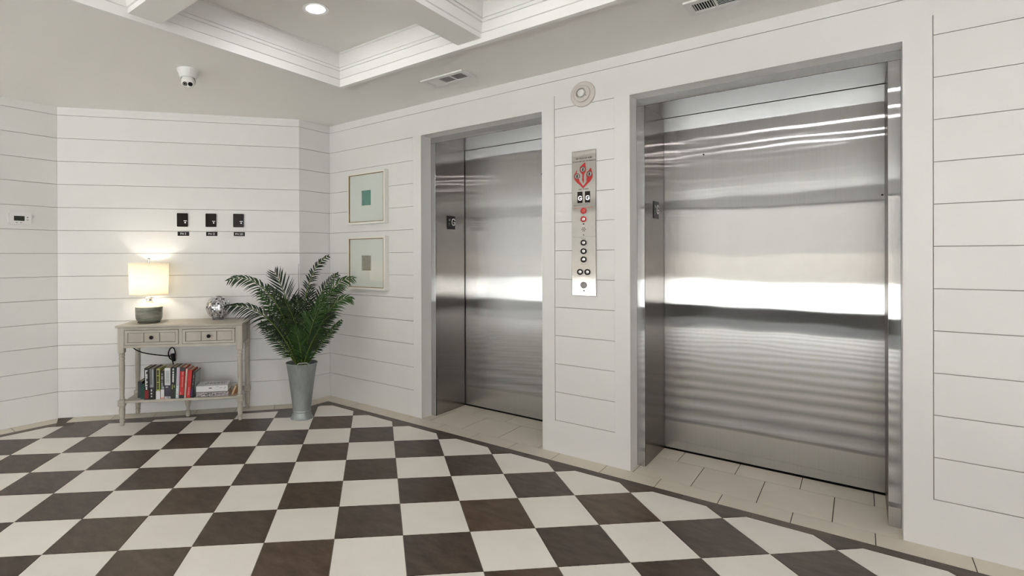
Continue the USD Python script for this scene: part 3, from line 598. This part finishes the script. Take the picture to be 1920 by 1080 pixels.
book(-0.503, 0.092, 0.700, 0.50, 'black', 'shorter black book with a white lower spine, right of the lime one', marks=((0.2, 0.75, 0.45, 0.9, 1, 'print_grey'),), patches=((0.1, 1.0, 0.06, 0.34, 'white'), (0.1, 1.0, 0.0, 0.06, 'pink'), (0.3, 1.0, 0.36, 0.44, 'silver')))
book(-0.405, 0.141, 0.765, 0.50, 'white', 'thick white book with a dark picture on its lower spine', marks=((0.2, 0.8, 0.5, 0.92, 3, 'book_silver'),), patches=((0.0, 1.0, 0.08, 0.44, 'navy'), (0.2, 0.6, 0.36, 0.4, 'white'), (0.3, 0.8, 0.02, 0.07, 'silver')))
book(-0.262, 0.112, 0.775, 0.50, 'black', 'black book with white title and yellow-green author print', marks=((0.25, 0.62, 0.52, 0.96, 1, 'print_white'), (0.15, 0.42, 0.28, 0.46, 1, 'book_lime'), (0.55, 0.82, 0.33, 0.48, 1, 'book_lime')), patches=((0.9, 1.0, 0, 1, 'green'),), lean=1.2)
book(-0.148, 0.078, 0.765, 0.50, 'paleblue', 'pale blue and lilac book left of the thick red one', patches=((0.3, 1.0, 0.42, 0.97, 'lilac'),), marks=((0.1, 0.6, 0.06, 0.4, 1, 'print_white'),), lean=2.0)
book(-0.068, 0.108, 0.760, 0.50, 'red', 'thick red book with black spine ends', marks=((0.45, 0.72, 0.3, 0.86, 1, 'book_pink'), (0.2, 0.5, 0.12, 0.2, 2, 'book_pink')), patches=((0, 1, 0.88, 1, 'black'), (0, 1, 0, 0.10, 'black')), lean=2.8)
book(0.044, 0.052, 0.730, 0.50, 'cream', 'thin cream and pink book between the two red ones', marks=((0.3, 0.7, 0.1, 0.85, 1, 'book_pink'),), lean=3.8)
book(0.100, 0.096, 0.690, 0.50, 'red', 'plain red book right of the cream one', marks=((0.35, 0.65, 0.1, 0.45, 1, 'book_pink'),), lean=4.2)
book(0.202, 0.070, 0.650, 0.50, 'black', 'thin dark paperback leaning last in the row with a pale back cover', patches=((0, 0.4, 0.05, 0.32, 'purple'),), marks=((0.4, 0.7, 0.5, 0.9, 1, 'print_grey'),), lean=4.5, back='silver')
def flat_book(x0, x1, z0, z1, d, cover, label, y0, ang, lid=None, spine=(), top=False):
    t = thing('book', label, 'book', tbl((x0 + x1) / 2, y0, z0), TA + ang, group='flat books stacked on the table shelf')
    w, h, k = (x1 - x0) / 2, z1 - z0, 0.011
    part(t, 'cover', [rbx(-w, w, 0, d, 0, k, 0.003), rbx(-w, w, 0, d, h - k, h, 0.003), rbx(-w, w, 0, k, 0, h, 0.003)], cover)
    part(t, 'pages', bx(-w + 0.012, w - 0.012, k, d - 0.012, k, h - k), 'paper' if not top else 'mat_board')
    for m_, q in spine: part(t, 'print_marks', q, m_)
rb = random.Random(5)
sp1 = [bx(-0.36 + 0.74 * rb.random(), 0, -0.0015, 0.002, 0.02, 0.03) for _ in range(0)]
def specks(n, x0, x1, z0, z1): return [(lambda x, z, a, b: bx(x, x + a, -0.002, 0.002, z, z + b))(rb.uniform(x0, x1), rb.uniform(z0, z1), rb.uniform(0.01, 0.05), rb.uniform(0.006, 0.022)) for _ in range(n)]
flat_book(0.33, 1.10, SZ, SZ + 0.125, 0.52, 'book_speckle', 'black and white speckled hardback lying flat at the bottom of the stack', -0.50, 1.5, spine=(('book_white', specks(34, -0.37, 0.34, 0.02, 0.09)), ('book_black', specks(26, -0.37, 0.34, 0.008, 0.09))))
def toptext():
    out = []
    for row, (y, n) in enumerate(((0.20, 5), (0.31, 6))):
        x = -0.20 + 0.03 * row
        for k in range(n):
            w = rb.uniform(0.05, 0.085); out += [bx(x, x + w, y, y + 0.02, 0.1535, 0.156), bx(x, x + 0.02, y, y + 0.075, 0.1535, 0.156), bx(x + w * 0.4, x + w, y + 0.055, y + 0.075, 0.1535, 0.156)]; x += w + 0.02
    return out
flat_book(0.335, 1.085, SZ + 0.127, SZ + 0.127 + 0.155, 0.50, 'book_white', 'thick white hardback with black lettering lying on top of the stack', -0.51, 2.5, spine=(('book_black', [bx(-0.075, -0.005, -0.002, 0.002, 0.085, 0.105)] + toptext()), ('book_silver', specks(9, 0.05, 0.33, 0.07, 0.11))), top=True)
t = thing('book', 'orange paperback leaning behind the right end of the flat stack', 'book', tbl(1.13, -0.36, SZ), TA - 10, group='flat books stacked on the table shelf')
part(t, 'cover', [rot(rbx(0, 0.012, 0, 0.42, 0, 0.26, 0.003), 24, (0, 1, 0)), rot(rbx(0.045, 0.057, 0, 0.42, 0, 0.26, 0.003), 24, (0, 1, 0))], 'book_orange')
part(t, 'pages', rot(bx(0.012, 0.045, 0.01, 0.41, 0.008, 0.25), 24, (0, 1, 0)), 'paper')

# ---------------------------------------------------------------- potted palm
PP = np.array([1.02, -1.86, 0.0])
pb = thing('metal_bucket', 'tall tapered galvanised bucket with a small handle, holding the palm', 'planter', PP)
part(pb, 'body', lathe([(0, 0.0), (0.285, 0.0), (0.285, 0.02), (0.262, 0.05), (0.245, 0.10), (0.225, 0.145), (0.222, 0.17), (0.235, 0.185), (0.235, 0.20), (0.225, 0.215), (0.27, 0.60), (0.33, 1.05), (0.383, 1.395), (0.40, 1.405), (0.40, 1.42), (0.385, 1.425), (0.375, 1.41), (0.32, 1.0), (0.26, 0.60), (0, 0.60)], 56), 'zinc', smooth=35)
camd = PP[:2] - CP[:2]; camd /= np.linalg.norm(camd); rt = np.array([-camd[1] * -1, camd[0] * -1]); rt = np.array([camd[1], -camd[0]])
def ppt(a, z, dep=0.0): return np.array([rt[0] * a + camd[0] * dep, rt[1] * a + camd[1] * dep, z])
hp = [ppt(-0.10, 1.30, -0.40), ppt(-0.10, 1.46, -0.42), ppt(-0.06, 1.475, -0.44), ppt(0.12, 1.475, -0.44), ppt(0.155, 1.46, -0.42), ppt(0.155, 1.36, -0.40)]
part(pb, 'handle', tube(np.array(hp), 0.015, 8), 'zinc', smooth=True)
pl = thing('palm', 'bushy green areca palm with long arching fronds in the metal bucket', 'plant', PP)
part(pl, 'soil', lathe([(0, 1.17), (0.335, 1.16), (0.33, 1.12), (0, 1.12)], 32), 'soil', label='dark potting soil')
FT = 0.01355
def px(X, Yp, dep=0.0): return ppt((X - 566) * FT, (785 - Yp) * FT, dep)
def frond(pts, length=0.42, start=0.28, n=26, mt='leaf_a', sag=0.10, width=0.037, ang=52, seed=0, flat=0.0):
    r = random.Random(seed); P = bez(pts, 60); seg = np.r_[0, np.cumsum(np.linalg.norm(np.diff(P, axis=0), axis=1))]; Tn = np.gradient(P, axis=0); Tn /= np.linalg.norm(Tn, axis=1, keepdims=True)
    view = np.array([camd[0], camd[1], 0.0]); V, Fc = [], []
    for k in range(n):
        s = start + (1 - start) * (k + 0.5) / n; i = min(59, int(np.searchsorted(seg, s * seg[-1]))); p, tg = P[i], Tn[i]
        side = np.cross(tg, view); side /= np.linalg.norm(side) + 1e-9; up = np.cross(side, tg)
        length_k = 1.15; f = math.sin(math.pi * min(1, 0.16 + 0.86 * (k + 0.5) / n)) ** 0.7; L = length * length_k * (0.35 + 0.65 * f) * r.uniform(0.9, 1.08)
        for sg in (-1, 1):
            a = math.radians(ang * (1 - 0.45 * (k / n)) + r.uniform(-5, 5)); tilt = r.uniform(-0.35, 0.35) + flat
            d = tg * math.cos(a) + side * sg * math.sin(a) + view * tilt * 0.6; d /= np.linalg.norm(d)
            wv = np.cross(d, view * 0.8 + up * 0.5 + np.array([0, 0, 0.3])); wv /= np.linalg.norm(wv) + 1e-9; wd = width * r.uniform(0.85, 1.1) / 2
            b = len(V)
            for q, (t_, w_) in enumerate(((0, 0.35), (0.3, 1.0), (0.65, 0.8), (1.0, 0.05))):
                c = p + d * L * t_ + np.array([0, 0, -sag * L * t_ * t_]); V += [c - wv * wd * w_, c + np.array([0, 0, 0.006 * w_]), c + wv * wd * w_]
            for q in range(3):
                for e in range(2): o = b + q * 3 + e; Fc += [(o, o + 1, o + 4), (o, o + 4, o + 3)]
    st = tube(P, np.linspace(0.026, 0.005, 60), 6)
    fr = part(pl, 'frond', trimesh.Trimesh(np.array(V), np.array(Fc), process=False), mt)
    part(fr, 'stalk', st, 'stem_green', smooth=True)
B0 = lambda dx=0, d=0: px(566 + dx, 690, d)
FR = [  # control pixels of each frond, (x, y, depth), seen from the room
 ([(-8, 0.0), (548, 600, -.1), (500, 500, -.3), (440, 522, -.2)], dict(length=.34, start=.35, n=30, mt='leaf_a', sag=.45, seed=1)),
 ([(-10, -.1), (545, 640, -.3), (505, 560, -.5), (443, 567, -.6)], dict(length=.34, start=.34, n=28, mt='leaf_c', sag=.45, seed=2)),
 ([(-6, .05), (552, 630, .1), (545, 560, .2), (518, 512, .1)], dict(length=.52, start=.36, n=26, mt='leaf_c', sag=.05, seed=3, width=.032)),
 ([(2, .1), (566, 620, .2), (565, 510, .2), (614, 481, .1)], dict(length=.26, start=.40, n=26, mt='leaf_c', sag=.35, seed=4)),
 ([(4, 0), (580, 620, .1), (590, 545, .0), (632, 516, .1)], dict(length=.30, start=.3, n=26, mt='leaf_c', sag=.3, seed=5)),
 ([(6, -.1), (582, 640, -.2), (600, 520, -.4), (660, 522, -.2)], dict(length=.36, start=.3, n=28, mt='leaf_b', sag=.4, seed=6)),
 ([(8, -.1), (592, 630, -.3), (618, 545, -.4), (657, 560, -.4)], dict(length=.36, start=.28, n=28, mt='leaf_b', sag=.4, seed=7)),
 ([(8, 0), (592, 660, -.1), (608, 632, -.2), (638, 602, -.3)], dict(length=.18, start=.3, n=24, mt='leaf_a', sag=.25, seed=8)),
 ([(-8, -.1), (545, 660, -.2), (522, 628, -.3), (496, 602, -.3)], dict(length=.28, start=.22, n=24, mt='leaf_a', sag=.25, seed=9)),
 ([(0, -.1), (566, 640, -.2), (560, 600, -.3), (535, 560, -.5)], dict(length=.36, start=.3, n=24, mt='leaf_a', sag=.25, seed=10)),
 ([(2, -.1), (572, 650, -.3), (585, 600, -.4), (604, 556, -.5)], dict(length=.38, start=.25, n=24, mt='leaf_b', sag=.25, seed=11)),
 ([(0, .1), (566, 650, .1), (575, 600, .3), (585, 545, .3)], dict(length=.36, start=.25, n=22, mt='leaf_c', sag=.2, seed=12)),
 ([(-3, 0), (560, 650, .1), (545, 600, .3), (530, 570, .4)], dict(length=.36, start=.25, n=22, mt='leaf_c', sag=.2, seed=13)),
 ([(0, -.15), (566, 660, -.3), (562, 630, -.35), (552, 612, -.4)], dict(length=.30, start=.15, n=22, mt='leaf_b', sag=.2, seed=14)),
 ([(3, -.15), (574, 660, -.3), (585, 635, -.35), (600, 612, -.4)], dict(length=.30, start=.15, n=22, mt='leaf_a', sag=.2, seed=15)),
 ([(0, -.15), (568, 655, -.2), (570, 620, -.3), (574, 585, -.3)], dict(length=.34, start=.12, n=26, mt='leaf_b', sag=.2, seed=16)),
 ([(5, 0), (586, 640, .1), (606, 590, .2), (630, 575, .2)], dict(length=.32, start=.25, n=24, mt='leaf_a', sag=.3, seed=17)),
 ([(2, -.1), (570, 650, -.2), (596, 600, -.3), (622, 588, -.4)], dict(length=.34, start=.2, n=26, mt='leaf_c', sag=.3, seed=21)),
 ([(-2, .1), (556, 640, .1), (540, 570, .2), (506, 538, .2)], dict(length=.36, start=.3, n=26, mt='leaf_a', sag=.3, seed=22)),
 ([(0, 0), (566, 640, .0), (566, 590, .0), (556, 555, -.1)], dict(length=.38, start=.25, n=26, mt='leaf_c', sag=.2, seed=23)),
 ([(3, .1), (576, 630, .1), (596, 560, .1), (640, 540, .1)], dict(length=.36, start=.3, n=28, mt='leaf_c', sag=.35, seed=24)),
 ([(-4, -.1), (552, 650, -.2), (535, 610, -.3), (512, 590, -.4)], dict(length=.34, start=.2, n=26, mt='leaf_a', sag=.3, seed=25)),
 ([(-5, 0), (548, 650, .0), (520, 590, .1), (490, 545, .1)], dict(length=.30, start=.3, n=26, mt='leaf_b', sag=.3, seed=18)),
]
for (b0, *cs), kw in FR: frond([B0(b0[0] * 0.8, b0[1] * 0.8)] + [px(*q) for q in cs], **kw)
part(pl, 'spear', tube(bez([B0(0), px(563, 600), px(560, 540), px(561, 494)], 24), np.linspace(0.018, 0.003, 24), 6), 'leaf_c', smooth=True)

# things behind the camera that the steel doors mirror
single('doormat', rbx(-2, 26, -24.6, -19.5, 0.0, 0.03, 0.01), 'doormat', 'dark entrance mat in front of the glazed street front', 'mat')
fb = thing('street_building', 'plain grey building across the street from the glazed front', 'building', (8, -95, -0.25))
part(fb, 'wall', bx(-90, 90, -20, 0, 0, 34), 'facade')
for i in range(16):
    for j in range(2): part(fb, 'window', bx(-85 + i * 11, -79 + i * 11, -0.1, 0.15, 5 + j * 14, 13 + j * 14), 'facade_glass')
